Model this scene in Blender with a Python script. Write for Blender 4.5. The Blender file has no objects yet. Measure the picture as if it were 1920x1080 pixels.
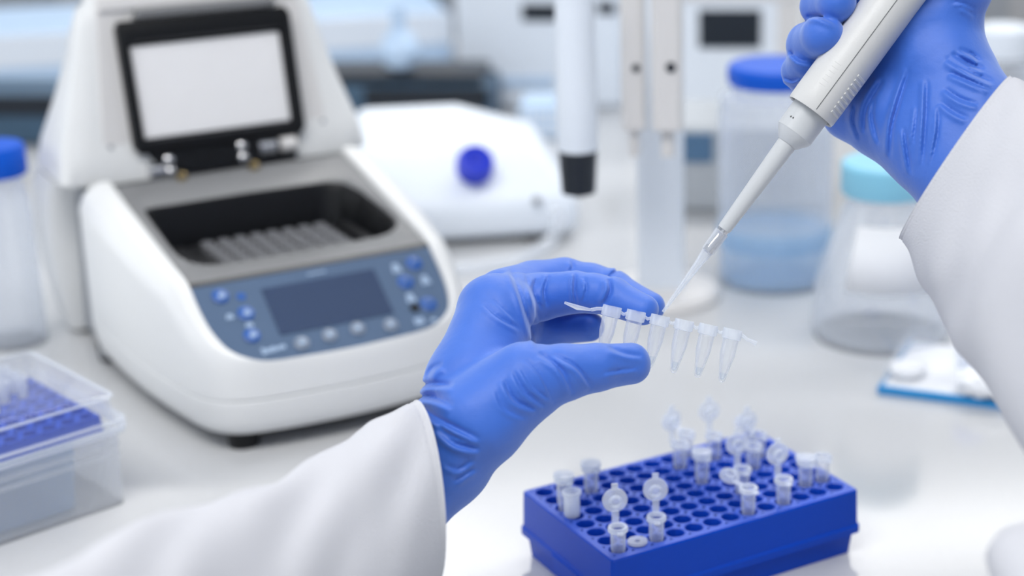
import bpy, bmesh, math, random
import numpy as np
from mathutils import Vector, Matrix

random.seed(4); np.random.seed(4)
PI = math.pi
sc = bpy.context.scene
C = sc.collection

# ---------------------------------------------------------------- camera
FPX, PIT, CAMH, CX, CY = 3362.0, math.radians(18.87), 0.362, 1323.6, 540.0
cd = bpy.data.cameras.new('camera'); cam = bpy.data.objects.new('camera', cd); C.objects.link(cam)
cam.location = (0, 0, CAMH); cam.rotation_euler = (PI/2 - PIT, 0, 0)
cd.sensor_width = 36; cd.lens = FPX/1920*36; cd.shift_x = -(CX-960)/1920; cd.clip_start = .01
cd.dof.use_dof = True; cd.dof.focus_distance = .659; cd.dof.aperture_fstop = 5.6
sc.camera = cam
# ---------------------------------------------------------------- colour, sky, lamps
sc.view_settings.view_transform = 'Standard'; sc.view_settings.look = 'None'
sc.view_settings.gamma = 1; sc.view_settings.use_curve_mapping = False
sc.view_settings.exposure = -0.38
sc.cycles.transparent_max_bounces = 40
sc.cycles.max_bounces = 10
w = bpy.data.worlds.new('daylight'); sc.world = w; w.use_nodes = True
bg = w.node_tree.nodes['Background']; bg.inputs[0].default_value = (.91, .96, 1.0, 1); bg.inputs[1].default_value = 1.7
def area(name, loc, rot, sx, sy, power, col):
    l = bpy.data.lights.new(name, 'AREA'); l.shape = 'RECTANGLE'; l.size = sx; l.size_y = sy; l.energy = power; l.color = col
    o = bpy.data.objects.new(name, l); C.objects.link(o); o.location = loc; o.rotation_euler = rot
    return o
area('ceiling_or_fill_lamp', (-.35, -.25, 1.85), (0, 0, 0), 1.6, .5, 48, (1, .985, .96))  # added top-front fill, out of view, to brighten surfaces facing the camera
area('ceiling_or_fill_lamp', (.7, 2.2, 1.85), (0, 0, 0), 2.4, .3, 52, (1, .98, .95))
area('ceiling_or_fill_lamp', (.9, .3, 1.85), (0, 0, 0), 1.2, .3, 3, (1, .98, .95))
area('ceiling_or_fill_lamp', (-.1, 4.32, 1.85), (0, 0, math.radians(6)), 2.2, .42, 22, (1, .99, .97))
area('window_light', (-2.4, 1.2, .9), (0, -PI/2, 0), 1.4, 3.0, 12, (.97, .985, 1))

# ---------------------------------------------------------------- pixel helpers
cP, sP = math.cos(PIT), math.sin(PIT)
def ray(px, py):
    x = (px-CX)/FPX; y = (CY-py)/FPX
    return np.array([x, cP+y*sP, -sP+y*cP])
def at(px, py, d): return np.array([0, 0, CAMH]) + ray(px, py)*d
def onz(px, py, z=0.0):
    r = ray(px, py); return np.array([0, 0, CAMH]) + r*((z-CAMH)/r[2])
def proj(P):
    P = np.asarray(P, float) - [0, 0, CAMH]
    zc = P[..., 1]*cP - P[..., 2]*sP; yc = P[..., 1]*sP + P[..., 2]*cP
    return CX + FPX*P[..., 0]/zc, CY - FPX*yc/zc, zc

# ---------------------------------------------------------------- materials
def nodes(name):
    m = bpy.data.materials.new(name); m.use_nodes = True; nt = m.node_tree
    return m, nt, nt.nodes['Principled BSDF']
def lin(c):
    return tuple((v/255/12.92 if v/255 <= .04045 else ((v/255+.055)/1.055)**2.4) for v in c)
def mat(name, rgb, rough=.4, metal=0, bump=0, scale=60, spec=.5, coat=0, var=0, sss=0, sheen=0):
    m, nt, b = nodes(name); c = lin(rgb)
    b.inputs['Base Color'].default_value = (*c, 1); b.inputs['Roughness'].default_value = rough
    b.inputs['Metallic'].default_value = metal; b.inputs['Specular IOR Level'].default_value = spec
    b.inputs['Coat Weight'].default_value = coat
    if sheen: b.inputs['Sheen Weight'].default_value = sheen; b.inputs['Sheen Roughness'].default_value = .5; b.inputs['Sheen Tint'].default_value = (.75,.85,1,1)
    if sss: b.inputs['Subsurface Weight'].default_value = sss; b.inputs['Subsurface Scale'].default_value = .004
    tc = nt.nodes.new('ShaderNodeTexCoord'); nz = nt.nodes.new('ShaderNodeTexNoise'); nz.inputs['Scale'].default_value = scale
    nz.inputs['Detail'].default_value = 4; nt.links.new(tc.outputs['Object'], nz.inputs['Vector'])
    if bump:
        bp = nt.nodes.new('ShaderNodeBump'); bp.inputs['Strength'].default_value = bump; bp.inputs['Distance'].default_value = .001
        nt.links.new(nz.outputs['Fac'], bp.inputs['Height']); nt.links.new(bp.outputs[0], b.inputs['Normal'])
    mx = nt.nodes.new('ShaderNodeMix'); mx.data_type = 'RGBA'
    mx.inputs[6].default_value = (*[v*(1-var-.02) for v in c], 1); mx.inputs[7].default_value = (*[min(1, v*(1+var+.02)) for v in c], 1)
    nt.links.new(nz.outputs['Fac'], mx.inputs[0]); nt.links.new(mx.outputs[2], b.inputs['Base Color'])
    return m
def clear(name, tint=(1, 1, 1), body=.1, edge=.5, bodycol=(.9, .94, 1), rough=.08, gloss=.9):
    """thin clear plastic: mostly see-through, milkier and shinier where the wall is seen edge-on"""
    m = bpy.data.materials.new(name); m.use_nodes = True; nt = m.node_tree; nt.nodes.clear()
    out = nt.nodes.new('ShaderNodeOutputMaterial')
    tr = nt.nodes.new('ShaderNodeBsdfTransparent'); tr.inputs[0].default_value = (*tint, 1)
    df = nt.nodes.new('ShaderNodeBsdfDiffuse'); df.inputs[0].default_value = (*bodycol, 1)
    tl = nt.nodes.new('ShaderNodeBsdfTranslucent'); tl.inputs[0].default_value = (*bodycol, 1)
    ml = nt.nodes.new('ShaderNodeMixShader'); ml.inputs[0].default_value = .45
    nt.links.new(df.outputs[0], ml.inputs[1]); nt.links.new(tl.outputs[0], ml.inputs[2])
    gl = nt.nodes.new('ShaderNodeBsdfGlossy'); gl.inputs['Roughness'].default_value = rough; gl.inputs[0].default_value = (gloss,)*3+(1,)
    lw = nt.nodes.new('ShaderNodeLayerWeight'); lw.inputs[0].default_value = .35
    mr = nt.nodes.new('ShaderNodeMapRange'); mr.inputs[3].default_value = body; mr.inputs[4].default_value = edge
    nt.links.new(lw.outputs['Facing'], mr.inputs[0])
    m1 = nt.nodes.new('ShaderNodeMixShader'); nt.links.new(mr.outputs[0], m1.inputs[0])
    nt.links.new(tr.outputs[0], m1.inputs[1]); nt.links.new(ml.outputs[0], m1.inputs[2])
    pw = nt.nodes.new('ShaderNodeMath'); pw.operation = 'POWER'; pw.inputs[1].default_value = 4.0; nt.links.new(lw.outputs['Facing'], pw.inputs[0])
    fr = nt.nodes.new('ShaderNodeMapRange'); fr.inputs[3].default_value = .035; fr.inputs[4].default_value = .5; nt.links.new(pw.outputs[0], fr.inputs[0])
    m2 = nt.nodes.new('ShaderNodeMixShader'); nt.links.new(fr.outputs[0], m2.inputs[0])
    nt.links.new(m1.outputs[0], m2.inputs[1]); nt.links.new(gl.outputs[0], m2.inputs[2])
    nt.links.new(m2.outputs[0], out.inputs[0])
    return m

M = {}
M['bench'] = mat('bench_laminate', (198, 199, 201), .13, bump=.02, scale=300, spec=.7)
M['bench_side'] = mat('bench_side_laminate', (190, 195, 200), .4)
M['white'] = mat('white_plastic', (230, 231, 231), .32, bump=.05, scale=900)
M['white2'] = mat('daylit_white_plastic', (236, 243, 252), .4, bump=.03, scale=500)  # bluish cast of daylight mixed into the white of the distant items
M['pale_blue'] = mat('pale_blue_enamel', (196, 220, 246), .35)
M['ivory'] = mat('ivory_plastic', (222, 220, 219), .4)
M['grey_deck'] = mat('grey_plastic', (122, 123, 125), .38, bump=.1, scale=1200)
M['taupe'] = mat('taupe_paint', (168, 168, 170), .6)
M['seam_grey'] = mat('seam_grey_plastic', (150, 154, 160), .5)
M['panel'] = mat('slate_blue_membrane', (84, 104, 132), .22, coat=.3)
M['screen'] = mat('display_glass', (52, 68, 98), .12, coat=.5)
M['black'] = mat('black_plastic', (15, 16, 19), .4, spec=.3)
M['dark'] = mat('dark_anodised_metal', (34, 35, 38), .35, metal=.3)
M['block'] = mat('block_metal', (165, 166, 170), .4, metal=.6)
M['plate'] = mat('heated_plate', (244, 243, 244), .35)
M['steel'] = mat('polished_steel', (205, 205, 208), .18, metal=1)
M['brass'] = mat('brass', (170, 150, 110), .3, metal=1)
M['btn_blue'] = mat('blue_button', (32, 88, 168), .35)
M['btn_grey'] = mat('grey_button', (122, 134, 152), .35)
M['mark'] = mat('pale_print', (150, 172, 200), .5)
M['glove'] = mat('nitrile_glove', (36, 98, 200), .58, bump=.2, scale=260, spec=.8, var=.02, sheen=.5)
M['coat'] = mat('white_cotton', (202, 203, 209), .9, bump=.5, scale=1500, spec=.2)
M['pip'] = mat('pale_grey_pipette_plastic', (208, 208, 207), .38, bump=.06, scale=1500)
M['pip2'] = mat('grey_pipette_plastic', (196, 199, 202), .36, bump=.03, scale=900)
M['groove'] = mat('dark_grey_detail', (96, 98, 100), .6)  # dark grey for the parting line and the printed dots
M['rack'] = mat('blue_rack_plastic', (0, 66, 186), .24, bump=.06, scale=700, spec=.2)
M['rack_top'] = mat('blue_rack_plastic_lit', (10, 76, 200), .38, bump=.06, scale=700, spec=.8)  # same plastic as the rack, colour lightened for the sheen on top
M['cap_blue'] = mat('blue_cap_plastic', (0, 88, 208), .45, spec=.3)
M['knob_blue'] = mat('blue_knob_plastic', (0, 44, 200), .4, spec=.3)
M['navy'] = mat('dark_navy', (16, 26, 38), .3)
M['slate'] = mat('slate_blue_display', (86, 122, 156), .3)
M['teal_grey'] = mat('dark_blue_grey', (60, 88, 112), .4)
M['cyan_cap'] = mat('cyan_cap_plastic', (138, 204, 230), .4)
M['cyan'] = mat('cyan_tray_plastic', (30, 140, 205), .35)
M['paper'] = mat('white_paper', (236, 238, 242), .8)
M['wall'] = mat('painted_wall', (214, 220, 228), .7, bump=.1, scale=80)
M['floor'] = mat('vinyl_floor', (168, 172, 178), .4, bump=.05, scale=40)
M['lamp_frame'] = mat('lamp_frame', (230, 230, 230), .5)
M['tube'] = clear('clear_polypropylene', body=.07, edge=.62)
M['tube_lid'] = clear('frosted_polypropylene', body=.34, edge=.8)
M['tip_frost'] = clear('pale_tip_plastic', body=.5, edge=.8)
M['tip'] = clear('clear_tip_plastic', body=.18, edge=.7)
M['box'] = clear('milky_box_plastic', body=.22, edge=.5, bodycol=(.95, .97, 1), rough=.15)
M['lid'] = clear('clear_box_lid_plastic', body=.035, edge=.32, bodycol=(.92, .95, 1), rough=.1)
M['glass'] = clear('bottle_glass', body=.10, edge=.45, tint=(.985, .99, 1))
M['liquid'] = clear('clear_liquid', body=.02, edge=.35, tint=(.93, .96, .985))
M['blue_liquid'] = clear('blue_liquid', body=.25, edge=.4, tint=(.80, .90, .98), bodycol=(.5, .7, .9))
M['hose'] = clear('silicone_hose', body=.4, edge=.7)
M['inner_blue'] = clear('blue_tinted_inner_box', body=.38, edge=.55, tint=(.80, .90, .98), bodycol=(.42, .58, .80))

# ---------------------------------------------------------------- mesh helpers
class MB:
    def __init__(s): s.v = []; s.f = []
    def add(s, vs, fs):
        n = len(s.v); s.v += [tuple(map(float, v)) for v in vs]; s.f += [tuple(i+n for i in f) for f in fs]; return s
    def box(s, x0, x1, y0, y1, z0, z1):
        return s.add([(x0,y0,z0),(x1,y0,z0),(x1,y1,z0),(x0,y1,z0),(x0,y0,z1),(x1,y0,z1),(x1,y1,z1),(x0,y1,z1)],
                     [(3,2,1,0),(4,5,6,7),(0,1,5,4),(1,2,6,5),(2,3,7,6),(3,0,4,7)])
    def rings(s, rings, close=True, cap0=True, cap1=True):
        n = len(rings[0]); vs = [p for r in rings for p in r]; fs = []
        for k in range(len(rings)-1):
            for i in range(n if close else n-1):
                j = (i+1) % n; fs.append((k*n+i, k*n+j, (k+1)*n+j, (k+1)*n+i))
        if cap0: fs.append(tuple(range(n-1, -1, -1)))
        if cap1: fs.append(tuple((len(rings)-1)*n+i for i in range(n)))
        return s.add(vs, fs)
    def lathe(s, prof, o=(0,0,0), ax=(0,0,1), n=32, cap0=True, cap1=True, sx=1, sy=1, ref=None):
        a = Vector(ax).normalized(); t = Vector(ref) if ref is not None else Vector((1,0,0)) if abs(a.x) < .9 else Vector((0,1,0))
        e1 = (t - a*t.dot(a)).normalized(); e2 = a.cross(e1); o = Vector(o)
        return s.rings([[o + a*z + e1*(r*sx*math.cos(2*PI*i/n)) + e2*(r*sy*math.sin(2*PI*i/n)) for i in range(n)] for r, z in prof], True, cap0, cap1)
    def tube(s, pts, r, n=12):
        P = [Vector(p) for p in pts]; R = r if isinstance(r, (list, tuple)) else [r]*len(P); rings = []; e1 = None
        for k, p in enumerate(P):
            a = (P[min(k+1, len(P)-1)] - P[max(k-1, 0)]).normalized()
            if e1 is None: t = Vector((0,0,1)) if abs(a.z) < .9 else Vector((1,0,0)); e1 = t
            e1 = (e1 - a*e1.dot(a)).normalized(); e2 = a.cross(e1)
            rings.append([p + (e1*math.cos(2*PI*i/n) + e2*math.sin(2*PI*i/n))*R[k] for i in range(n)])
        return s.rings(rings)
    def build(s, name, m, parent=None, smooth=True, bevel=0, seg=2, subsurf=0, origin=None, mods=None, angle=35):
        me = bpy.data.meshes.new(name)
        vs = s.v if origin is None else [(v[0]-origin[0], v[1]-origin[1], v[2]-origin[2]) for v in s.v]
        me.from_pydata(vs, [], s.f); me.validate(); 
        bm = bmesh.new(); bm.from_mesh(me); bmesh.ops.recalc_face_normals(bm, faces=bm.faces)
        if smooth:
            for f in bm.faces: f.smooth = True
            for e in bm.edges:
                if len(e.link_faces) == 2 and e.calc_face_angle(0) > math.radians(angle): e.smooth = False
        bm.to_mesh(me); bm.free()
        o = bpy.data.objects.new(name, me); C.objects.link(o)
        if m is not None: me.materials.append(m)
        if parent is not None: o.parent = parent
        elif origin is not None: o.location = origin
        if bevel:
            b = o.modifiers.new('bevel', 'BEVEL'); b.width = bevel; b.segments = seg; b.limit_method = 'ANGLE'; b.angle_limit = math.radians(40)
        if subsurf:
            b = o.modifiers.new('subsurf', 'SUBSURF'); b.levels = subsurf; b.render_levels = subsurf
        return o
def thing(name, label, cat, loc=(0,0,0), rz=0, group=None):
    o = bpy.data.objects.new(name, None); C.objects.link(o); o.location = tuple(map(float, loc)); o.rotation_euler = (0,0,rz)
    o.empty_display_size = .01
    return tag(o, label, cat, group)
def tag(o, label=None, cat=None, group=None, kind=None):
    if label: o['label'] = label
    if cat: o['category'] = cat
    if group: o['group'] = group
    if kind: o['kind'] = kind
    return o
def copy_tree(o, parent=None):
    c = o.copy(); C.objects.link(c); c.parent = parent
    for ch in list(o.children): copy_tree(ch, c)
    return c
def ngon(m, pts):            # flat polygon helper
    m.add(pts, [tuple(range(len(pts)))])

# ---------------------------------------------------------------- setting
def struct(name, mb, m, **k):
    o = mb.build(name, m, smooth=False, **k); o['kind'] = 'structure'; return o
struct('floor', MB().box(-3, 3, -1.5, 5.2, -.95, -.9), M['floor'])
struct('ceiling', MB().box(-3, 3, -1.5, 5.2, 1.9, 1.95), M['wall'])
b = MB()                                   # far wall with a wide window opening
b.box(-3, -2.2, 5.2, 5.3, -.9, 1.9).box(2.2, 3, 5.2, 5.3, -.9, 1.9).box(-2.2, 2.2, 5.2, 5.3, -.9, .3).box(-2.2, 2.2, 5.2, 5.3, 1.6, 1.9)
struct('wall_back', b, M['wall'])
struct('wall_right', MB().box(3, 3.1, -1.5, 5.2, -.9, 1.9), M['wall']); struct('wall_front', MB().box(-3, 3, -1.6, -1.5, -.9, 1.9), M['wall'])
b = MB(); b.box(-3.1, -3, -1.5, 5.2, -.9, .1).box(-3.1, -3, -1.5, 5.2, 1.7, 1.9).box(-3.1, -3, -1.5, -.8, .1, 1.7).box(-3.1, -3, 3.2, 5.2, .1, 1.7)
struct('wall_left', b, M['wall'])
def window(name, pts, horiz):
    f = MB()
    x0, x1, z0, z1 = pts
    def bb(a0, a1, c0, c1):
        if horiz: f.box(a0, a1, 5.22, 5.28, c0, c1)
        else: f.box(-3.08, -3.02, a0, a1, c0, c1)
    bb(x0, x1, z0, z0+.05); bb(x0, x1, z1-.05, z1)
    for k in range(4):
        a = x0 + (x1-x0-.05)*k/3; bb(a, a+.05, z0+.05, z1-.05)
    o = f.build(name, M['lamp_frame'], smooth=False); o['kind'] = 'structure'
    g = MB()
    if horiz: g.box(x0, x1, 5.245, 5.25, z0, z1)
    else: g.box(-3.05, -3.045, x0, x1, z0, z1)
    g.build('pane', M['glass'], o, smooth=False)
window('window_1', (-2.2, 2.2, .3, 1.6), True)
window('window_2', (-.8, 3.2, .1, 1.7), False)

bench = thing('laboratory_bench', 'long white laboratory bench that carries all the equipment', 'bench', (0, 1.1, -.9))
MB().box(-1.7, 1.7, -1.3, 1.6, .86, .9).build('worktop', M['bench'], bench, smooth=False)
MB().box(-1.6, 1.6, -.6, 1.5, 0, .86).build('cabinet', M['bench_side'], bench, smooth=False)

# ---------------------------------------------------------------- thermal cycler (local u right, v back, z up; mm)
Mo = np.array([-.2027, .8734, 0]); MYAW = math.radians(32.6)
cyc = thing('thermal_cycler', 'white bench thermal cycler with its lid open and a blue-grey control panel', 'laboratory machine', Mo, MYAW)
def mm(P): return [(x*.001, y*.001, z*.001) for x, y, z in P]
def srf(v):                                # height of the panel / deck surface at depth v
    if v < -3: return 44 + (v+50)*33/47
    return 77 + (v+3)*22/115
outer = [(-84,120),(-85.5,108),(-85,75),(-83,40),(-80,15),(-77,-5),(-74.5,-19),(-71,-31),(-64.5,-41),(-54,-47),(-40,-50),(-22,-52),(0,-53)]
inner = [(-66,118),(-66,95),(-65.5,70),(-65,40),(-64.5,15),(-64,-4),(-63.5,-18),(-62,-29),(-58,-39),(-51,-45),(-41,-48.5),(-22,-49.5),(0,-50)]
def mir(a): return a + [(-u, v) for u, v in a[::-1][1:]]
def densify(a, n=3):
    a = np.array(a, float); t = np.arange(len(a)); out = []
    for k in range(len(a)-1):
        p0 = a[max(k-1,0)]; p1 = a[k]; p2 = a[k+1]; p3 = a[min(k+2,len(a)-1)]
        for j in range(n):
            s = j/n; out.append(.5*((2*p1)+(-p0+p2)*s+(2*p0-5*p1+4*p2-p3)*s*s+(-p0+3*p1-3*p2+p3)*s**3))
    out.append(a[-1]); return [tuple(p) for p in out]
OUT = densify(mir(outer)); INN = densify(mir(inner))
def toward(p, q, t): return (p[0]+(q[0]-p[0])*t, p[1]+(q[1]-p[1])*t)
cen = (0, 40)
def ringz(fr, zf):
    return [(*fr(i), zf(i)) for i in range(len(OUT))]
rim = [srf(INN[i][1])+3.0 for i in range(len(OUT))]
def inset(d):
    r = []
    for i, p in enumerate(OUT):
        a = OUT[max(i-1,0)]; c = OUT[min(i+1,len(OUT)-1)]; tx, ty = c[0]-a[0], c[1]-a[1]; L = math.hypot(tx, ty)
        r.append((p[0]-ty/L*d, p[1]+tx/L*d))
    return r
# outward normal of the (left-rear -> front -> right-rear) path is (ty,-tx)... inset moves inward
I3, I8, I1, I14 = inset(3), inset(8), inset(1.2), inset(14)
if abs(I8[0][0]) > abs(OUT[0][0]): I3, I8, I1, I14 = inset(-3), inset(-8), inset(-1.2), inset(-14)
N = len(OUT)
def lerp(a, b, t): return a+(b-a)*t
R_ = []
R_.append([(*I14[i], 8.5) for i in range(N)])
R_.append([(*I8[i], 8.5) for i in range(N)])
R_.append([(*I3[i], 11) for i in range(N)])
R_.append([(*I1[i], 16) for i in range(N)])
R_.append([(*OUT[i], 26) for i in range(N)])
R_.append([(*OUT[i], 28) for i in range(N)])
R_.append([(*I1[i], 28.8) for i in range(N)])
R_.append([(*OUT[i], 29.6) for i in range(N)])
R_.append([(*OUT[i], max(31, rim[i]-13)) for i in range(N)])
R_.append([(*toward(OUT[i], INN[i], .16), max(33, rim[i]-6.5)) for i in range(N)])
R_.append([(*toward(OUT[i], INN[i], .40), max(36, rim[i]-2)) for i in range(N)])
R_.append([(*toward(OUT[i], INN[i], .70), rim[i]-.2) for i in range(N)])
R_.append([(*toward(OUT[i], INN[i], .93), rim[i]-.2) for i in range(N)])
R_.append([(*INN[i], rim[i]-1.5) for i in range(N)])
R_.append([(*INN[i], srf(INN[i][1])-4) for i in range(N)])
MB().rings([mm(r) for r in R_], close=False, cap0=False, cap1=False).build('front_shell', M['white'], cyc, angle=50)
b = MB()
b.add(mm([(-66,-16,8.6),(66,-16,8.6),(76,117,8.6),(-76,117,8.6),(-48,-30,8.6),(48,-30,8.6)]), [(0,4,5,1,2,3)])
b.box(-.082,.082,.112,.119,.005,.092)
b.build('base_plate', M['seam_grey'], cyc, smooth=False)
# deck with well opening
inn = [p for p in INN if p[1] > -4]
left = sorted([p for p in INN if p[0] < 0 and p[1] > -4], key=lambda p: p[1])
def uedge(v):
    vs = [p[1] for p in left]; us = [-p[0] for p in left]; return float(np.interp(v, vs, us))
op = [(-58,88),(-59,78),(-59,38),(-58,29),(-55,21.5),(-49,17),(-38,15),(0,15),(30,15.5),(42,16),(51,18),(58,24),(60.5,32),(60,45),(57,70),(52,84),(44,88),(0,89)]
opc = (0, 53)
K = 96
def boundary(poly, ang):
    dx, dy = math.cos(ang), math.sin(ang); best = None
    for i in range(len(poly)):
        x1,y1 = poly[i][0]-opc[0], poly[i][1]-opc[1]; x2,y2 = poly[(i+1)%len(poly)][0]-opc[0], poly[(i+1)%len(poly)][1]-opc[1]
        den = dx*(y2-y1)-dy*(x2-x1)
        if abs(den) < 1e-9: continue
        t = (x1*(y2-y1)-y1*(x2-x1))/den; s = (x1*dy-y1*dx)/den
        if t > 0 and -1e-9 <= s <= 1+1e-9: best = t if best is None else min(best, t)
    return (opc[0]+dx*best, opc[1]+dy*best)
deckpoly = [(-uedge(-1.5),-1.5),(uedge(-1.5),-1.5),(uedge(40),40),(uedge(117),117),(-uedge(117),117),(-uedge(40),40)]
angs = sorted([2*PI*k/K for k in range(K)] + [math.atan2(p[1]-opc[1], p[0]-opc[0]) % (2*PI) for p in deckpoly])
ro = [boundary(deckpoly, a) for a in angs]; ri = [boundary(op, a) for a in angs]
ri2 = [toward(p, opc, .05) for p in ri]
b = MB().rings([mm([(u,v,srf(v)) for u,v in ro]), mm([(u,v,srf(v)+.3) for u,v in [toward(p,q,.85) for p,q in zip(ro,ri)]]),
                mm([(u,v,srf(v)-1.2) for u,v in ri])], cap0=False, cap1=False)
b.build('deck', M['grey_deck'], cyc)
b = MB().rings([mm([(u,v,srf(v)-1.2) for u,v in ri]), mm([(u,v,srf(v)-5) for u,v in ri2]), mm([(u,v,58) for u,v in [toward(p,opc,.12) for p in ri]])], cap0=False, cap1=True)
wl = b.build('well_recess', M['black'], cyc)
b = MB(); b.box(-.041,.041,.026,.078,.0585,.072)
blk = b.build('heating_block', M['dark'], cyc, bevel=.001, smooth=False)
b = MB()
for i in range(8):
    for j in range(5):
        x, y = -.0315+i*.009, .033+j*.009
        b.lathe([(.0036,.072),(.0034,.0750),(.0027,.0751),(.0024,.0725)], (x,y,0), n=16, cap0=False)
b.build('sample_wells', M['block'], cyc)
MB().box(-.050,-.043,.030,.074,.058,.074).build('block_rail', M['dark'], cyc, bevel=.001, smooth=False)
b = MB(); b.box(.043,.049,.026,.074,.058,.074)
b.build('block_rail', M['dark'], cyc, bevel=.001, smooth=False)
# dark strip between deck and panel
b = MB(); b.add(mm([(-64,-4.5,srf(-4.5)+.6),(64,-4.5,srf(-4.5)+.6),(64.5,-1,srf(-1)+.2),(-64.5,-1,srf(-1)+.2),(-64,-4.5,70),(64,-4.5,70),(64.5,-1,70),(-64.5,-1,70)]),
      [(0,1,2,3),(0,4,5,1),(1,5,6,2),(3,2,6,7),(0,3,7,4)])
b.build('divider_strip', M['dark'], cyc, smooth=False)
# control panel (membrane) and what is on it
pan = [(u, v) for u, v in INN if v <= -4]
pts = [(-63.9,-4.4)] + sorted([p for p in pan if p[0] < -1], key=lambda p: p[0]) + [(0,-50)]
pl = [p for p in INN if p[1] < -4.4]
pl = [(-64,-4.4)] + pl + [(64,-4.4)]
b = MB().rings([mm([(u*.995, v, srf(v)-1.5) for u, v in pl]), mm([(u*.995, v, srf(v)+.2) for u, v in pl])])
b.build('control_panel', M['panel'], cyc, smooth=False)
psl = math.atan2(33, 47); nv = np.array([0, -math.sin(psl), math.cos(psl)]); sv = np.array([0, math.cos(psl), math.sin(psl)])
def onpanel(u, v, h=.2): return np.array([u, v, srf(v)]) + nv*h
def patch(u0, u1, v0, v1, h0, h1, name, m):
    P = []
    for h in (h0, h1):
        P += [onpanel(u0,v0,h), onpanel(u1,v0,h), onpanel(u1,v1,h), onpanel(u0,v1,h)]
    return MB().add(mm(P), [(3,2,1,0),(4,5,6,7),(0,1,5,4),(1,2,6,5),(2,3,7,6),(3,0,4,7)]).build(name, m, cyc, smooth=False)
patch(-30.5, 29.5, -35.2, -11, 0, .6, 'display', M['screen'])
def button(u, v, r, m, hh=1.3):
    c = onpanel(u, v, 0)*.001
    o = MB().lathe([(r*.001,0),(r*.001,hh*.0007),(r*.00085,hh*.001),(0.00001,hh*.0011)], c, nv, n=24, cap0=False).build('button', m, cyc)
    return o
def badge(u, v, r, parentobj, m):
    c = onpanel(u, v, 1.3)*.001
    return MB().lathe([(r*.001,0),(r*.001,.00035)], c, nv, n=16, cap0=False).build('symbol', m, parentobj)
for u, v in ((-51.2,-11),(-42.5,-21.6),(-44,-32.7)):
    o = button(u, v, 4.1, M['btn_blue']); badge(u+.4, v-.4, 1.7, o, M['mark'])
for u, v in ((51.7,-12),(42.7,-20.8),(49.1,-34)):
    o = button(u, v, 4.2, M['btn_blue']); badge(u, v, 1.3, o, M['panel'])
for u, v in ((-22,-41.1),(-7.1,-39.9),(7.9,-39.4),(25.1,-40.8)):
    o = button(u, v, 3.9, M['btn_grey']); badge(u, v, 1.5, o, M['mark'])
b = MB()
def mark(u, v, a, c):
    P = [onpanel(u-a, v-c, .45), onpanel(u+a, v-c, .45), onpanel(u+a, v+c, .45), onpanel(u-a, v+c, .45)]
    b.add(mm(P), [(0,1,2,3)])
def flush():
    global b
    b.build('printed_symbol', M['mark'], cyc, smooth=False); b = MB()
for u, v in ((41.3,-12.6),(53.4,-21.4),(41.5,-29.0)):
    for k in range(3): mark(u, v-1.6+k*1.6, 2.6-.5*k, .81)
    flush()
for u, v in ((-50.6,-21.4),(-43,-27)):
    for k in range(2): mark(u, v-.8+k*1.2, 2.0-.6*k, .61)
    flush()
mark(40.3,-41.6,2.6,1.7); flush(); mark(47.8,-42.4,1.6,.9); flush(); mark(0,-7.8,5,.4); flush()
for k, h in enumerate((2.0,1.3,1.3,1.6,1.0,1.3,1.2)): mark(-41.6+k*1.75, -41.9+h*.35+k*.1, .88, h*.8)
flush()
c_ = onpanel(41.3,-34.6,0)*.001
MB().lathe([(.0026,0),(.0026,.0006)], c_, nv, n=20, cap0=False).build('indicator_light', M['black'], cyc)
c_ = onpanel(-41.3,-12.8,0)*.001
MB().lathe([(.0022,0),(.0022,.0005)], c_, nv, n=20, cap0=False).build('indicator_light', M['btn_blue'], cyc)
# rear body and open lid
def rrect(w, vf, vb, z, r, n=6):
    P = []
    for (cx_, cy_, a0) in ((w-r, vb-r, 0), (-w+r, vb-r, 90), (-w+r, vf+r*.5, 180), (w-r, vf+r*.5, 270)):
        ry = r if a0 < 180 else r*.5
        for k in range(n+1):
            a = math.radians(a0+90*k/n); P.append((cx_+r*math.cos(a), cy_+ry*math.sin(a), z))
    return P
lv = [(3,84,172,194,10),(12,87,169,205,14),(35,90,165,218,16),(60,91.5,162,222,18),(85,91,156,216,18),(97,89,148,209,18)]
MB().rings([mm(rrect(w_,f,bk,z,r)) for z,w_,f,bk,r in lv]).build('rear_shell', M['white'], cyc, angle=60)
lv = [(97.5,86,130,207,18),(99,88.5,130,206,18),(115,86,135,200,17),(140,77.5,141,190,15),(165,70,146,182,13),(180,66.5,148,178,12),(188,63.5,149.5,177,11),(191.5,59,150.5,176,10),(212,57,154,172,9),(216,54,156,170,8)]
lid = MB().rings([mm(rrect(w_,f,bk,z,r)) for z,w_,f,bk,r in lv]).build('lid', M['white'], cyc, angle=60)
MB().box(-.077,.077,.118,.190,.006,.094).build('core_housing', M['seam_grey'], cyc, smooth=False)
tl = math.atan2(14, 75); ln = np.array([0, -math.cos(tl), math.sin(tl)]) ; lsv = np.array([0, math.sin(tl), math.cos(tl)])
def lidp(u, s, h): return np.array([u, 134.5, 106.0]) + lsv*s + ln*h          # s up the lid face, h out of it
def slab(poly, h0, h1, name, m, par=lid, bev=.0008):
    P = mm([lidp(u,s,h0) for u,s in poly]) ; Q = mm([lidp(u,s,h1) for u,s in poly])
    return MB().rings([P, Q]).build(name, m, par, smooth=False, bevel=bev)
slab([(-66,-4),(66,-4),(56,92),(-56,92)], -2, 1.0, 'lid_liner', M['ivory'])
slab([(-56,84),(57,84),(56,90),(-55,90)], 1, 3.0, 'liner_rim', M['ivory'])
fo = [(-45.5,5),(46,5),(49,9),(49,74),(46,78),(-47,78),(-49,74),(-48.5,9)]; fi = [(-41.5,13),(41.5,13),(42,14),(42,63),(41.5,64),(-42,64),(-42.5,63),(-42,14)]
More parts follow.
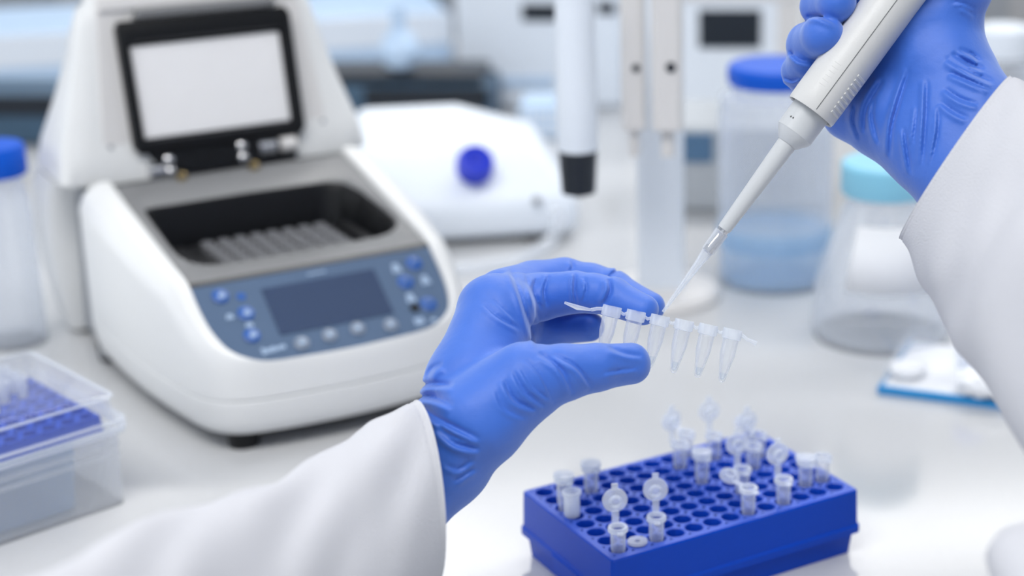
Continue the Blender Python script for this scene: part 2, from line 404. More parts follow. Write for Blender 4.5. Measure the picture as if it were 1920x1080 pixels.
b = MB(); n_ = len(fo)
b.rings([mm([lidp(*p,-1) for p in fo]), mm([lidp(*p,7) for p in fo]), mm([lidp(*toward(p,q,.35),8.5) for p,q in zip(fo,fi)]), mm([lidp(*toward(p,q,.8),8) for p,q in zip(fo,fi)]), mm([lidp(*p,3) for p in fi])], cap0=False, cap1=False)
b.build('plate_frame', M['black'], lid, angle=40)
slab(fi, 1.2, 4.5, 'heated_plate', M['plate'])
slab([(-39,78.5),(43,78.5),(40,84),(-36,84)], 0, 7.5, 'latch', M['grey_deck'], bev=.0015)
slab([(-33,-9),(42,-9),(46,6),(-42,6)], -4, 5.5, 'hinge_cover', M['black'])
for u, s in ((-31,0),(-31,-6.4),(11,2.2),(11,-4.2)):
    MB().lathe([(.0031,0),(.0029,.0012),(.0018,.0022),(.0001,.0026)], lidp(u,s,5.5)*.001, ln, n=18, cap0=False).build('screw', M['steel'], lid)
for u0, u1, s in ((-43,-35,-5),(20,30,0),(33,42,0)):
    a_, c_ = lidp(u0,s,6.5)*.001, lidp(u1,s,6.5)*.001
    MB().tube([a_, c_], .0042, 16).build('hinge_barrel', M['steel'] if u0 < 30 else M['ivory'], lid)
for u in (-29, 12):
    MB().lathe([(.0028,0),(.0028,.003),(.0014,.0042)], (u*.001,.114,srf(114)*.001), n=16).build('guide_pin', M['brass'], cyc)
for u, s in ((-60,11),(62,10)):
    MB().lathe([(.0014,0),(.0014,.0005)], lidp(u,s,.9)*.001, ln, n=12).build('screw', M['seam_grey'], lid)
for u, v in ((-52,-31),(52,-31),(-74,125),(74,125),(-70,180),(70,180)):
    MB().lathe([(.0075,0),(.008,.009)], (u*.001,v*.001,0), n=20).build('foot', M['black'], cyc)

# ---------------------------------------------------------------- blue tube rack
RO = np.array([-.0352,.6474,0]); RYAW = math.radians(32.8)
rack = thing('tube_rack', 'bright blue plastic rack with rows of round holes, at the bottom of the photo', 'tube rack', RO, RYAW)
def rr2(x0, x1, y0, y1, r, z, n=5):
    P = []
    for cx_, cy_, a0 in ((x1-r,y1-r,0),(x0+r,y1-r,90),(x0+r,y0+r,180),(x1-r,y0+r,270)):
        for k in range(n+1):
            a = math.radians(a0+90*k/n); P.append((cx_+r*math.cos(a), cy_+r*math.sin(a), z))
    return P
X0, X1, Y0, Y1 = -8, 115.5, -8.5, 70
b = MB()
b.rings([mm(rr2(X0+2.2,X1-2.2,Y0+2.2,Y1-2.2,3,0)), mm(rr2(X0+1.2,X1-1.2,Y0+1.2,Y1-1.2,3,9.5)), mm(rr2(X0-.9,X1+.9,Y0-.9,Y1+.9,3,10.2)),
         mm(rr2(X0-.9,X1+.9,Y0-.9,Y1+.9,3,13.2)), mm(rr2(X0,X1,Y0,Y1,2.2,14)), mm(rr2(X0+.5,X1-.5,Y0+.5,Y1-.5,1.8,29.4)), mm(rr2(X0+1.1,X1-1.1,Y0+1.1,Y1-1.1,1.5,30))], cap0=False, cap1=False)
b.build('rack_body', M['rack'], rack, angle=30)
b = MB(); nh = 24; h = 4.5; rh = 3.85
for i in range(13):
    for j in range(8):
        cx_, cy_ = i*9, j*9
        o_, m_, w1, w2 = [], [], [], []
        for k in range(nh):
            a = 2*PI*(k+.5)/nh; ca, sa = math.cos(a), math.sin(a); q = h/max(abs(ca), abs(sa))
            o_.append((cx_+ca*q, cy_+sa*q, 30)); m_.append((cx_+ca*(rh+.25), cy_+sa*(rh+.25), 30)); w1.append((cx_+ca*rh, cy_+sa*rh, 29.7)); w2.append((cx_+ca*rh*.9, cy_+sa*rh*.9, 12))
        b.rings([mm(o_), mm(m_), mm(w1), mm(w2)], cap0=False, cap1=True)
ol = rr2(X0+1.1,X1-1.1,Y0+1.1,Y1-1.1,1.5,30); nn = len(ol)
def clampr(p): return (min(max(p[0],-4.5),112.5), min(max(p[1],-4.5),67.5), 30)
b.rings([mm(ol), mm([clampr(p) for p in ol])], cap0=False, cap1=False)
b.build('hole_plate', M['rack_top'], rack, angle=30)
b = MB()                                                                         # grip notch on the short side
b.rings([mm([(X0-1.6,18,13.2),(X0-1.6,40,13.2),(X0+.2,42,13.2),(X0+.2,16,13.2)]), mm([(X0-1.6,20,6),(X0-1.6,38,6),(X0+1.4,40,6),(X0+1.4,18,6)])])
b.build('grip_tab', M['rack'], rack, smooth=False, bevel=.0005)

def body_profile(r=3.1, top=0, L=20.4, wall=.38):
    P = [(r-wall,top),(r+.55,top),(r+.55,top-1.3),(r,top-1.5),(r*.97,top-9),(1.35,top-L+1.4),(1.05,top-L+.4),(.4,top-L)]
    Q = [(.2,top-L+.7),(.75,top-L+1.2),(1.0,top-L+2),(r*.97-wall,top-9),(r-wall,top-1)]
    return [(a*.001, c*.001) for a, c in P+Q+[(r-wall,top)]]
def make_rack_tube(lidmode):
    t = thing('microcentrifuge_tube', '', 'sample tube', (0,0,0), RYAW, 'small clear sample tubes standing in the blue rack')
    MB().lathe(body_profile(3.15, 0, 21), n=28, cap0=False, cap1=False).build('tube_body', M['tube'], t)
    MB().lathe([(.0029,-.001),(.0041,-.001),(.0041,.0004),(.0038,.0009),(.0029,.0009),(.0029,-.001)], n=28, cap0=False, cap1=False).build('rim', M['tube_lid'], t)
    b = MB(); b.box(-.0012,.0012,-.0062,-.0038,-.0006,.0002).box(-.0012,.0012,.0036,.0054,-.0008,0)
    if lidmode == 'up':
        k = MB(); y = .0056
        k.lathe([(.0026,-.0016),(.0026,.0002),(.0019,.0002),(.0019,-.0016)], (0,y-.0006,.0096), (0,1,0), n=24, cap0=False, cap1=False)
        k.lathe([(.00001,0),(.0051,0),(.0051,.0009),(.00001,.0009)], (0,y,.0096), (0,1,0), n=28)
        k.box(-.0013,.0013,y,y+.0009,.0142,.0168)
        k.build('lid', M['tube_lid'], t)
        h_ = MB().box(-.0014,.0014,.0050,.0062,-.0006,.0052)
        h_.build('hinge', M['tube_lid'], t, smooth=False, bevel=.0003)
    elif lidmode == 'back':
        k = MB(); k.lathe([(.00001,0),(.0044,0),(.0044,.0009),(.0026,.0009),(.0026,.0026),(.0019,.0026),(.0019,.0009),(.00001,.0009)], (0,.0128,.0008), (0,-.5,1), n=28).build('lid', M['tube_lid'], t)
        MB().box(-.0012,.0012,.004,.0096,-.0004,.0004).build('hinge', M['tube_lid'], t, smooth=False)
    elif lidmode == 'closed':
        MB().lathe([(.0027,-.002),(.0029,.0010),(.0044,.0011),(.0044,.0024),(.0028,.0030),(.00001,.0026)], n=28, cap0=False).build('lid', M['tube_lid'], t)
        MB().box(-.0012,.0012,.0038,.0062,-.0004,.0016).build('hinge', M['tube_lid'], t, smooth=False)
    b.build('rim_tab', M['tube_lid'], t, smooth=False, bevel=.0003)
    return t
def hole(i, j, z): 
    c_, s_ = math.cos(RYAW), math.sin(RYAW); x, y = i*.009, j*.009
    return (RO[0]+x*c_-y*s_, RO[1]+x*s_+y*c_, z)
protos = {}
def put(i, j, mode, label, z=.0392, tilt=(0,0), rz=0):
    if mode not in protos: t = protos[mode] = make_rack_tube(mode)
    else: t = copy_tree(protos[mode])
    t.location = hole(i, j, z); t.rotation_euler = (tilt[0], tilt[1], RYAW+rz); t['label'] = label
put(0,0,'up','clear tube with upright lid in the front corner hole of the blue rack', rz=-.35)
put(2,0,'up','clear tube with upright lid, second from the front corner of the blue rack', rz=-.5)
put(7,4,'closed','closed clear tube with a frosted cap near the middle of the blue rack', z=.0418)
put(7,0,'back','clear tube on the front edge of the blue rack with its lid folded backward', z=.0405, rz=.1)
put(9,0,'up','clear tube with upright lid on the front rack edge, right of the folded one', z=.0400, rz=-.15)
put(0,5,'closed','closed clear tube with a broad cap at the left end of the blue rack', z=.0430)
put(2,6,'closed','blurred closed clear tube behind the two tubes at the left end of the blue rack', z=.0405)
put(8,2,'up','clear tube with upright lid inside the rack, behind the folded-lid tube', z=.0400, rz=-.2)
put(11,1,'closed','closed clear tube at the right end of the blue rack, inner of the last two', z=.0405)
put(12,1,'open','open clear tube without lid, the rightmost in the blue rack', z=.0405)
put(7,6,'up','blurred tube with upright lid, leftmost at the back edge of the blue rack', z=.0405, rz=.1)
put(8,7,'back','blurred tube at the far back edge of the blue rack with its lid folded backward', z=.0405)
put(9,6,'up','blurred tube with upright lid near the far corner of the blue rack', z=.0405, rz=-.2)
put(10,4,'up','blurred tube with upright lid deep in the right half of the blue rack', z=.0400, rz=-.1)
put(11,5,'back','blurred tube near the far right corner of the blue rack with its lid lying back', z=.0400)
# the short stubby one that stands loose on the plate
t = thing('sample_vial', 'short open clear vial standing on the left end of the blue rack', 'vial', hole(-.12,4.05,.0302), RYAW)
MB().lathe([(.0031,0),(.0034,.0009),(.0034,.0096),(.0041,.0097),(.0041,.0112),(.0031,.0112),(.003,.0015),(.0001,.0012)], n=8*4, cap1=False).build('vial_body', M['tube_lid'], t)
t = thing('cap_strip', 'clear flat cap with a dark hole between the two front tubes of the blue rack', 'cap', hole(1,0,.0302), RYAW)
MB().lathe([(.0013,.0002),(.0041,.0002),(.0041,.0012),(.0013,.0012),(.0013,.0002)], n=28, cap0=False, cap1=False).build('cap_disc', M['tube_lid'], t)

# ---------------------------------------------------------------- tip box
TB = onz(247,942,0); TYAW = math.radians(46)
tb = thing('pipette_tip_box', 'translucent tip box with clear lid and blue tray at the left edge', 'box', TB, TYAW)
def shell(m, x0, x1, y0, y1, r, z0, z1, t, bottom, grow=0):
    A = [mm(rr2(x0-g,x1+g,y0-g,y1+g,r,z)) for g, z in ((0,z0),(grow,z1))]
    Bv = [mm(rr2(x0-g+t,x1+g-t,y0-g+t,y1+g-t,max(.5,r-t),z)) for g, z in ((grow,z1),(0,z0+(t if bottom else 0)))]
    m.rings(A+Bv, cap0=bottom, cap1=bottom); return m
BX0, BX1, BY0, BY1 = -122, 0, 0, 84
b = MB(); shell(b, BX0+1.5, BX1-1.5, BY0+1.5, BY1-1.5, 4, 0, 36, 1.0, True, .8)
b.rings([mm(rr2(BX0-.8,BX1+.8,BY0-.8,BY1+.8,4,36)), mm(rr2(BX0-1.4,BX1+1.4,BY0-1.4,BY1+1.4,4,36)), mm(rr2(BX0-1.4,BX1+1.4,BY0-1.4,BY1+1.4,4,38.5)), mm(rr2(BX0-.4,BX1+.4,BY0-.4,BY1+.4,4,38.5))], cap0=False, cap1=False)
b.build('base_box', M['box'], tb, angle=40)
b = MB(); b.rings([mm(rr2(BX0+12,BX1-22,BY0+8,BY1-8,4,3)), mm(rr2(BX0+10,BX1-20,BY0+6,BY1-6,4,34))], cap1=False)
b.build('inner_box', M['inner_blue'], tb, angle=40)
b = MB(); b.box(-.121,-.002,.0015,.0025,.0292,.0312).box(-.121,-.002,.0015,.0025,.0245,.0262)
b.build('moulded_rib', M['box'], tb, smooth=False)
b = MB(); shell(b, BX0+1, BX1-1, BY0+1, BY1-1, 5, 39, 53, .9, False, -1.2)
b.rings([mm(rr2(BX0+2.2,BX1-2.2,BY0+2.2,BY1-2.2,5,53)), mm(rr2(BX0+4,BX1-4,BY0+4,BY1-4,4,54.4))], cap0=False)
b.rings([mm(rr2(BX0-2,BX1+2,BY0-2,BY1+2,5,39)), mm(rr2(BX0-2,BX1+2,BY0-2,BY1+2,5,42)), mm(rr2(BX0+1,BX1-1,BY0+1,BY1-1,5,42.5))], cap0=False, cap1=False)
b.build('lid', M['lid'], tb, angle=40)
for z_, g_ in ((39.2,2.0),(42.2,1.8),(53.2,-1.4),(37,1.4)):
    lp_ = mm(rr2(BX0-g_,BX1+g_,BY0-g_,BY1+g_,5,z_)); b = MB()
    b.tube([Vector(p) for p in lp_+lp_[:1]], .0007, 8); b.build('moulded_bead', M['tube_lid'], tb)
b = MB()
for i in range(12):
    for j in range(8):
        cx_, cy_ = -11-i*9.0, 12+j*8.6
        o_, m_, w1 = [], [], []
        for k in range(16):
            a = 2*PI*(k+.5)/16; ca, sa = math.cos(a), math.sin(a); q = 1/max(abs(ca), abs(sa))
            o_.append((cx_+ca*q*4.5, cy_+sa*q*4.3, 43)); m_.append((cx_+ca*3.3, cy_+sa*3.1, 43)); w1.append((cx_+ca*3.0, cy_+sa*2.9, 36))
        b.rings([mm(o_), mm(m_), mm(w1)], cap0=False, cap1=True)
b.rings([mm(rr2(-114.5,-6.5,7.7,76.5,.5,43)), mm(rr2(-115,-6,7,77,.5,36))], cap0=False, cap1=False)
b.build('tip_tray', M['rack'], tb, angle=40)
tp = None
for i in range(12):
    for j in range(3, 8):
        if i < 1 or (j == 3 and i < 5) or (j == 4 and i < 3): continue
        if tp is None:
            tp = thing('filter_tip', 'clear pipette tip standing in the blue tray of the tip box', 'pipette tip', (0,0,0), 0, 'clear pipette tips in the tip box at the left edge')
            MB().lathe([(.0008,-.004),(.0021,.0),(.0026,.008),(.0030,.0088),(.0030,.0098),(.0022,.0098),(.0018,0)], n=14, cap1=False).build('tip_barrel', M['tip_frost'], tp)
            o = tp
        else: o = copy_tree(tp)
        x, y = (-11-i*9.0)*.001, (12+j*8.6)*.001; c_, s_ = math.cos(TYAW), math.sin(TYAW)
        o.location = (TB[0]+x*c_-y*s_, TB[1]+x*s_+y*c_, .0432)

# ---------------------------------------------------------------- tube strip held by the gloved hand
P1, P6 = at(1148,577,.659), at(1374,620,.659)
ax_s = (P6-P1)/np.linalg.norm(P6-P1)
dn = at(1130,678,.659) - at(1150,577,.659); dn = dn - ax_s*np.dot(dn, ax_s); dn /= np.linalg.norm(dn)
sd = np.cross(ax_s, dn)
strip = thing('tube_strip', 'strip of six small clear tubes held between the blue gloved fingers', 'tube strip', P1)
pitch = np.linalg.norm(P6-P1)/5
for k in range(6):
    o_ = ax_s*pitch*k
    d_ = dn + ax_s*(-.02+.012*k)*0 - ax_s*.035; 
    tbn = MB().lathe([(r, -z) for r, z in body_profile(2.95, 0, 19.4, .36)], o_, d_, n=28, cap0=False, cap1=False).build('tube', M['tube'], strip)
    MB().lathe([(.0026,-.0006),(.0035,-.0006),(.0036,.0008),(.0036,.0030),(.0031,.0033),(.0026,.0033)], o_, d_, n=28, cap0=False, cap1=False).build('collar', M['tube_lid'], tbn)
    if k >= 2:
        MB().lathe([(.0001,.0185),(.0008,.0180),(.00135,.0140+.0004*k),(.0001,.0140+.0004*k)], o_, d_, n=20).build('liquid', M['liquid'], tbn)
b = MB()
for k in range(5):
    a_ = ax_s*(pitch*k+.0032) + dn*.001; c_ = ax_s*(pitch*(k+1)-.0032) + dn*.001; mid = (a_+c_)/2 + dn*.0006
    b.tube([a_, mid, c_], .00065, 8)
b.build('connector', M['tube_lid'], strip)
b = MB(); b.tube([-ax_s*.0033+dn*.001, -ax_s*.0055+dn*.0014, -ax_s*.0075+dn*.0022], .0007, 8)
b.rings([[tuple(-ax_s*x + dn*z + sd*y) for x, y, z in ((.0075,-.0014,.0026),(.0075,.0014,.0026),(.0125,.0022,.0032),(.0175,.0016,.0018),(.0175,-.0016,.0018),(.0125,-.0022,.0032))],
         [tuple(-ax_s*x + dn*z + sd*y) for x, y, z in ((.0075,-.0014,.0018),(.0075,.0014,.0018),(.0125,.0022,.0021),(.0175,.0016,.0010),(.0175,-.0016,.0010),(.0125,-.0022,.0021))]])
b.build('end_tab', M['tube_lid'], strip)
b = MB(); e_ = ax_s*(pitch*5); b.tube([e_+ax_s*.0035+dn*.001, e_+ax_s*.006+dn*.0022, e_+ax_s*.0095+dn*.0030], [.0008,.0007,.0009], 8)
b.build('end_tab', M['tube_lid'], strip)

# ---------------------------------------------------------------- pipette
DP = .657
T0 = at(1243,585,.659); T1 = at(1885,-286,DP); pa = (T1-T0)/np.linalg.norm(T1-T0)
def along(px, py):          # distance along the pipette axis of the point nearest to a pixel
    q = at(px, py, DP); return float(np.dot(q-T0, pa))
pip = thing('micropipette', 'pale grey micropipette held in the upper gloved hand, its tip in the tube strip', 'pipette', T0)
s_tip = along(1345,447); s_sh0 = along(1357,430); s_sh1 = along(1476,263); s_c0 = along(1487,255); s_c1 = along(1489,240); s_c2=along(1478,238)
vd = np.array([0,cP,-sP]); e_side = np.cross(pa, vd); e_side /= np.linalg.norm(e_side)
def lz(prof, name, m, par=pip, n=40, sx=1, sy=1, cap0=False, cap1=False):
    return MB().lathe(prof, (0,0,0), pa, n=n, cap0=cap0, cap1=cap1, sx=sx, sy=sy, ref=e_side).build(name, m, par)
lz([(.0003,0),(.00055,0),(.0010,.012),(.0015,.022),(.0021,s_tip-.006),(.0025,s_tip-.0058),(.0027,s_tip+.003),(.0023,s_tip+.003),(.0017,s_tip-.008),(.0012,.022),(.0007,.012),(.0003,0)], 'pipette_tip', M['tip'])
lz([(.0015,s_tip-.0065),(.0019,s_tip-.006),(.0020,s_tip+.0005),(.0017,s_tip+.001),(.0017,s_tip+.002),(.0021,s_tip+.0025),(.0022,s_sh0+.002)], 'metal_cone', M['steel'], cap0=True)
S1 = s_sh1
lz([(.0018,s_sh0-.0002),(.0024,s_sh0),(.0026,s_sh0+.001),(.0037,S1-.001),(.0039,S1+.002)], 'shaft', M['pip2'], cap0=True)
H0 = along(1520,210)
lz([(.0039,S1-.001),(.0044,S1-.0004),(.0068,H0-.0108),(.0070,H0-.0102),(.0073,H0-.0098),(.0073,H0-.0090),(.0074,H0+.002)], 'ejector_collar', M['pip2'])
b = MB()
hp = [(.0086,H0+.004),(.0089,H0+.0005),(.0094,H0),(.0097,H0+.001),(.0098,H0+.006),(.0098,H0+.02),(.0097,H0+.05),(.0099,H0+.08),(.0105,H0+.11),(.0108,H0+.125),(.0100,H0+.130),(.0050,H0+.131)]
handle = lz(hp, 'handle', M['pip'], n=64, sy=1.12, cap1=True)
# parting line along the handle, print dots and grip ridges
front = -np.cross(pa, e_side)
if np.dot(front, vd) > 0: front = -front
def surf(sx_, s, lift=0):                        # point on handle surface; sx_ sideways in mm
    u = sx_*.001; rr_ = float(np.interp(s, [p[1] for p in hp[1:]], [p[0] for p in hp[1:]])); f_ = math.sqrt(max(0, 1-(u/rr_)**2))*rr_*1.12
    return pa*s + e_side*u*SGN + front*(f_+lift)
SGN = 1 if (np.dot(e_side, [1,0,0]) > 0) else -1
b = MB(); b.tube([surf(1.3, H0+.001+.004*k, .0000) for k in range(31)], .00016, 6); b.build('parting_line', M['groove'], handle)
b = MB()
for k in range(9):
    s = H0+.004+k*.0020; b.tube([surf(x, s+abs(x-7.4)*.00004, -.0001) for x in (6.0,6.9,7.8,8.7,9.2)], .00055, 8)
b.build('grip_ridge', M['pip'], handle)
b = MB()
for k in range(6):
    s = H0+.0095+k*.0019; b.tube([surf(x, s, -.00028) for x in (-3.5,-2.5,-1.5,-.9)], .00035, 6)
b.build('grip_ridge', M['pip'], handle)
b = MB()
for x in (-4.6,-3.7): b.lathe([(.00035,-.0002),(.00035,.0002)], pa*(H0-.0060)+e_side*x*.001*SGN+front*math.sqrt(.0073**2-(x*.001)**2), front, n=10)
b.build('printed_dots', M['groove'], pip)
lz([(.0045,H0+.130),(.0045,H0+.150),(.0075,H0+.151),(.0075,H0+.158),(.004,H0+.160)], 'plunger', M['pip2'], cap1=True)

# ---------------------------------------------------------------- hands: one continuous surface each, grown from a distance field
def surface_nets(f, org, h):
    nx, ny, nz = f.shape; s = f < 0
    corners = [(i,j,k) for i in (0,1) for j in (0,1) for k in (0,1)]
    c = [f[i:nx-1+i, j:ny-1+j, k:nz-1+k] for i,j,k in corners]; sg = [x < 0 for x in c]
    tot = sum(x.astype(np.int8) for x in sg); act = (tot > 0) & (tot < 8)
    idx = np.argwhere(act); lin_ = -np.ones(act.shape, np.int64); lin_[act] = np.arange(len(idx))
    cv = np.stack([x[act] for x in c], 1)
    acc = np.zeros((len(idx), 3)); cnt = np.zeros(len(idx))
    for a in range(8):
        for bq in range(a+1, 8):
            d = np.array(corners[bq]) - np.array(corners[a])
            if abs(d).sum() != 1: continue
            va, vb = cv[:,a], cv[:,bq]; m_ = (va < 0) != (vb < 0)
            t = va[m_]/(va[m_]-vb[m_]); acc[m_] += np.array(corners[a]) + t[:,None]*d; cnt[m_] += 1
    V = org + (idx + acc/cnt[:,None])*h
    F = []
    for axd in range(3):
        sl0 = [slice(1,-1)]*3; sl1 = [slice(1,-1)]*3
        sl0[axd] = slice(0,-1); sl1[axd] = slice(1,None)
        a_, b_ = s[tuple(sl0)], s[tuple(sl1)]; e = np.argwhere(a_ != b_)
        off = np.array([1,1,1]); off[axd] = 0; p = e + off
        u, w_ = [q for q in range(3) if q != axd]
        du = np.zeros(3, int); du[u] = 1; dw = np.zeros(3, int); dw[w_] = 1
        g = lambda q: lin_[q[:,0], q[:,1], q[:,2]]
        quad = np.stack([g(p-du-dw), g(p-dw), g(p), g(p-du)], 1)
        fl = a_[tuple(e.T)]; 
        if axd == 1: fl = ~fl
        quad[~fl] = quad[~fl][:, ::-1]; F.append(quad)
    F = np.concatenate(F); F = F[(F >= 0).all(1)]
    return V, F
def smin(a, b, k):
    h_ = np.clip(.5+.5*(b-a)/k, 0, 1); return b*(1-h_)+a*h_ - k*h_*(1-h_)
def hand_mesh(palm, fingers, folds, vox=.0006, kp=.006, kf=.0045, noise=0.0002):
    allp = [at(*p[:3])*1. for ch in palm+fingers for p in ch]; rad = max(p[3] for ch in palm+fingers for p in ch)*.001
    A = np.array(allp); lo = A.min(0)-rad-.004; hi = A.max(0)+rad+.004
    dims = np.ceil((hi-lo)/vox).astype(int)+1
    gx, gy, gz = [lo[i]+np.arange(dims[i])*vox for i in range(3)]
    X, Y, Z = np.meshgrid(gx, gy, gz, indexing='ij'); X, Y, Z = [q.astype(np.float32) for q in (X, Y, Z)]
    def cap(a, b):
        pa_, pb_ = at(*a[:3]), at(*b[:3]); ra, rb = a[3]*.001, b[3]*.001; d = pb_-pa_; L2 = d@d
        t = np.clip(((X-pa_[0])*d[0]+(Y-pa_[1])*d[1]+(Z-pa_[2])*d[2])/L2, 0, 1)
        return np.sqrt((X-pa_[0]-t*d[0])**2+(Y-pa_[1]-t*d[1])**2+(Z-pa_[2]-t*d[2])**2) - (ra+(rb-ra)*t)
    D = None
    for ch in palm:
        for a, b_ in zip(ch, ch[1:]):
            c_ = cap(a, b_); D = c_ if D is None else smin(D, c_, kp)
    P = D; out = P
    for ch in fingers:
        Fd = None
        for a, b_ in zip(ch, ch[1:]):
            c_ = cap(a, b_); Fd = c_ if Fd is None else smin(Fd, c_, .0015)
        out = smin(out, smin(P, Fd, kf), .0006)
    near = np.abs(out) < .004
    px, py, _ = proj(np.stack([X[near], Y[near], Z[near]], -1))
    disp = np.zeros_like(px); 
    for (w_, dep, line) in folds:                 # glove creases: a groove with a soft raised lip on one side
        best = np.full_like(px, 1e9); side = np.zeros_like(px); tt = np.zeros_like(px); L = np.array(line, float)
        # smooth the polyline
        L = np.array(densify([tuple(q) for q in L], 4)) if len(L) > 2 else L
        n_ = len(L)-1
        for k in range(n_):
            a, b_ = L[k], L[k+1]; d = b_-a; l2 = d@d
            t = np.clip(((px-a[0])*d[0]+(py-a[1])*d[1])/l2, 0, 1); ex, ey = px-a[0]-t*d[0], py-a[1]-t*d[1]
            q = np.hypot(ex, ey); m_ = q < best; best[m_] = q[m_]; side[m_] = ((d[0]*ey-d[1]*ex)/math.sqrt(l2))[m_]; tt[m_] = ((k+t)/n_)[m_]
        taper = np.clip(np.sin(PI*np.clip(tt,0,1)), 0, 1)**.6
        sgn_d = np.where(side >= 0, best, -best)
        disp += 1.7*taper*dep*.001*(np.exp(-(best/w_)**2) - .85*np.exp(-((sgn_d-1.9*w_)/(1.5*w_))**2))
    ph = px*.02; disp += noise*(np.sin(px*.045+py*.031)*np.sin(py*.053-px*.017))
    out[near] += disp.astype(np.float32)
    V, F = surface_nets(out, lo, vox)
    return V, F
def build_skin(name, VF, m, parent, origin):
    V, F = VF; me = bpy.data.meshes.new(name); me.from_pydata((V-origin).tolist(), [], F.tolist()); me.validate()
    bm = bmesh.new(); bm.from_mesh(me)
    for _ in range(1): bmesh.ops.smooth_vert(bm, verts=bm.verts, factor=.35, use_axis_x=True, use_axis_y=True, use_axis_z=True)
    bmesh.ops.recalc_face_normals(bm, faces=bm.faces)
    for f in bm.faces: f.smooth = True
    bm.to_mesh(me); bm.free(); me.materials.append(m)
    o = bpy.data.objects.new(name, me); C.objects.link(o); o.parent = parent; return o

PB = np.array([.0, .2, 0.0])
person = thing('person', 'person in white lab coat and blue gloves, reaching in with both arms', 'person', PB)

# left hand: index, middle, ring, little finger and thumb
palmL = [[(770,950,.626,13),(830,865,.634,15.5),(885,715,.648,15.2),(930,590,.662,13.8)],
         [(805,900,.650,13),(850,830,.658,15),(905,700,.676,15),(950,605,.700,12.5)],
         [(835,850,.632,14),(900,790,.630,14.5),(978,722,.632,13)]]
fingL = [[(925,580,.664,12.5),(965,566,.678,10.8),(1012,557,.683,9.2),(1078,547,.679,7.9),(1112,550,.676,7.4),(1150,557,.673,7.2),(1206,581,.668,5.9)],
         [(945,565,.684,12.5),(1000,541,.698,10.7),(1060,529,.703,9.4),(1105,535,.702,8.7),(1150,549,.699,8.5),(1218,576,.688,6.0)],
         [(945,605,.700,12),(1000,618,.712,8.2),(1050,613,.712,6.9),(1106,613,.705,5.9)],
         [(945,625,.712,10.5),(990,632,.724,7.8),(1030,628,.728,6.4),(1070,620,.728,5.4)],
         [(905,780,.630,14.5),(985,715,.632,13.2),(1055,699,.632,10.2),(1120,688,.636,8.4),(1182,682,.643,7.4)]]
foldsL = [(4,.7,[(955,500),(972,545),(990,600),(1008,650)]),(3,.4,[(985,512),(1000,560),(1015,610)]),
  (3,.5,[(905,568),(930,592),(975,618)]),(2.5,.35,[(925,560),(945,580),(968,602)]),
  (3.5,.7,[(1006,522),(1000,545),(1014,580)]),(3,.6,[(1030,515),(1020,545),(1026,575)]),(3,.9,[(1079,513),(1077,540),(1081,578)]),(2.5,.5,[(1094,520),(1100,540),(1092,566)]),
  (4,1.0,[(1141,522),(1144,545),(1132,572)]),(3,.5,[(1160,505),(1150,512),(1140,520)]),(3,.5,[(1072,488),(1074,500),(1070,508)]),
  (4,.6,[(1140,650),(1170,662),(1205,668)]),(3,.45,[(1130,700),(1160,695),(1195,690)]),
  (4.5,.9,[(1010,662),(1050,690),(1075,740)]),(4,.8,[(1035,664),(1080,688),(1110,728)]),(3,.5,[(985,672),(1015,705),(1040,758)]),
  (4,.8,[(945,712),(965,750),(1005,768)]),(3.5,.6,[(962,695),(985,735),(1022,762)]),(3,.5,[(975,688),(1000,725),(1034,752)]),(3,.4,[(930,730),(945,765),(985,785)]),
  (5,.8,[(800,708),(812,690),(830,682)]),(5,1.1,[(778,735),(800,720),(850,722)]),(6,1.2,[(762,752),(800,742),(850,760)]),
  (5,1.0,[(785,762),(830,790),(900,824)]),(5,.9,[(815,800),(855,832),(900,842)]),(4,.6,[(800,775),(840,812),(880,830)]),(4,.5,[(835,870),(860,880),(885,862)]),(4,.5,[(850,905),(870,890),(890,878)])]
VL = hand_mesh(palmL, fingL, foldsL)
build_skin('left_glove', VL, M['glove'], person, PB)['label'] = 'blue glove pinching the tube strip'

palmR = [[(1725,-60,.684,17),(1722,50,.680,21),(1762,140,.674,19.5),(1822,228,.664,18.5),(1870,300,.655,18)],
         [(1675,70,.690,15),(1685,160,.684,17.5),(1760,240,.668,18),(1840,330,.655,18)],
         [(1575,222,.686,4.5),(1612,208,.684,12.5),(1672,218,.678,16.3),(1738,268,.667,15.8),(1800,345,.655,16)]]
fingR = [[(1660,150,.692,11),(1590,175,.694,8.5),(1530,170,.690,7.2),(1496,135,.678,6.2),(1512,115,.668,6.2)],
         [(1660,90,.692,11),(1580,115,.696,9),(1525,100,.690,8.4),(1516,84,.672,8.2),(1542,66,.656,7.4),(1545,65,.655,7.3)],
         [(1690,30,.692,11),(1610,40,.696,9),(1552,26,.690,8),(1540,10,.670,7.8),(1568,6,.656,6.9),(1570,6,.655,6.8)],
         [(1725,-50,.692,11),(1650,-45,.696,9),(1590,-55,.690,8),(1580,-70,.670,7.2),(1612,-66,.655,6.2)],
         [(1760,60,.676,15),(1800,-20,.668,12),(1835,-120,.660,10),(1868,-210,.652,9),(1890,-262,.648,8)],
         ]
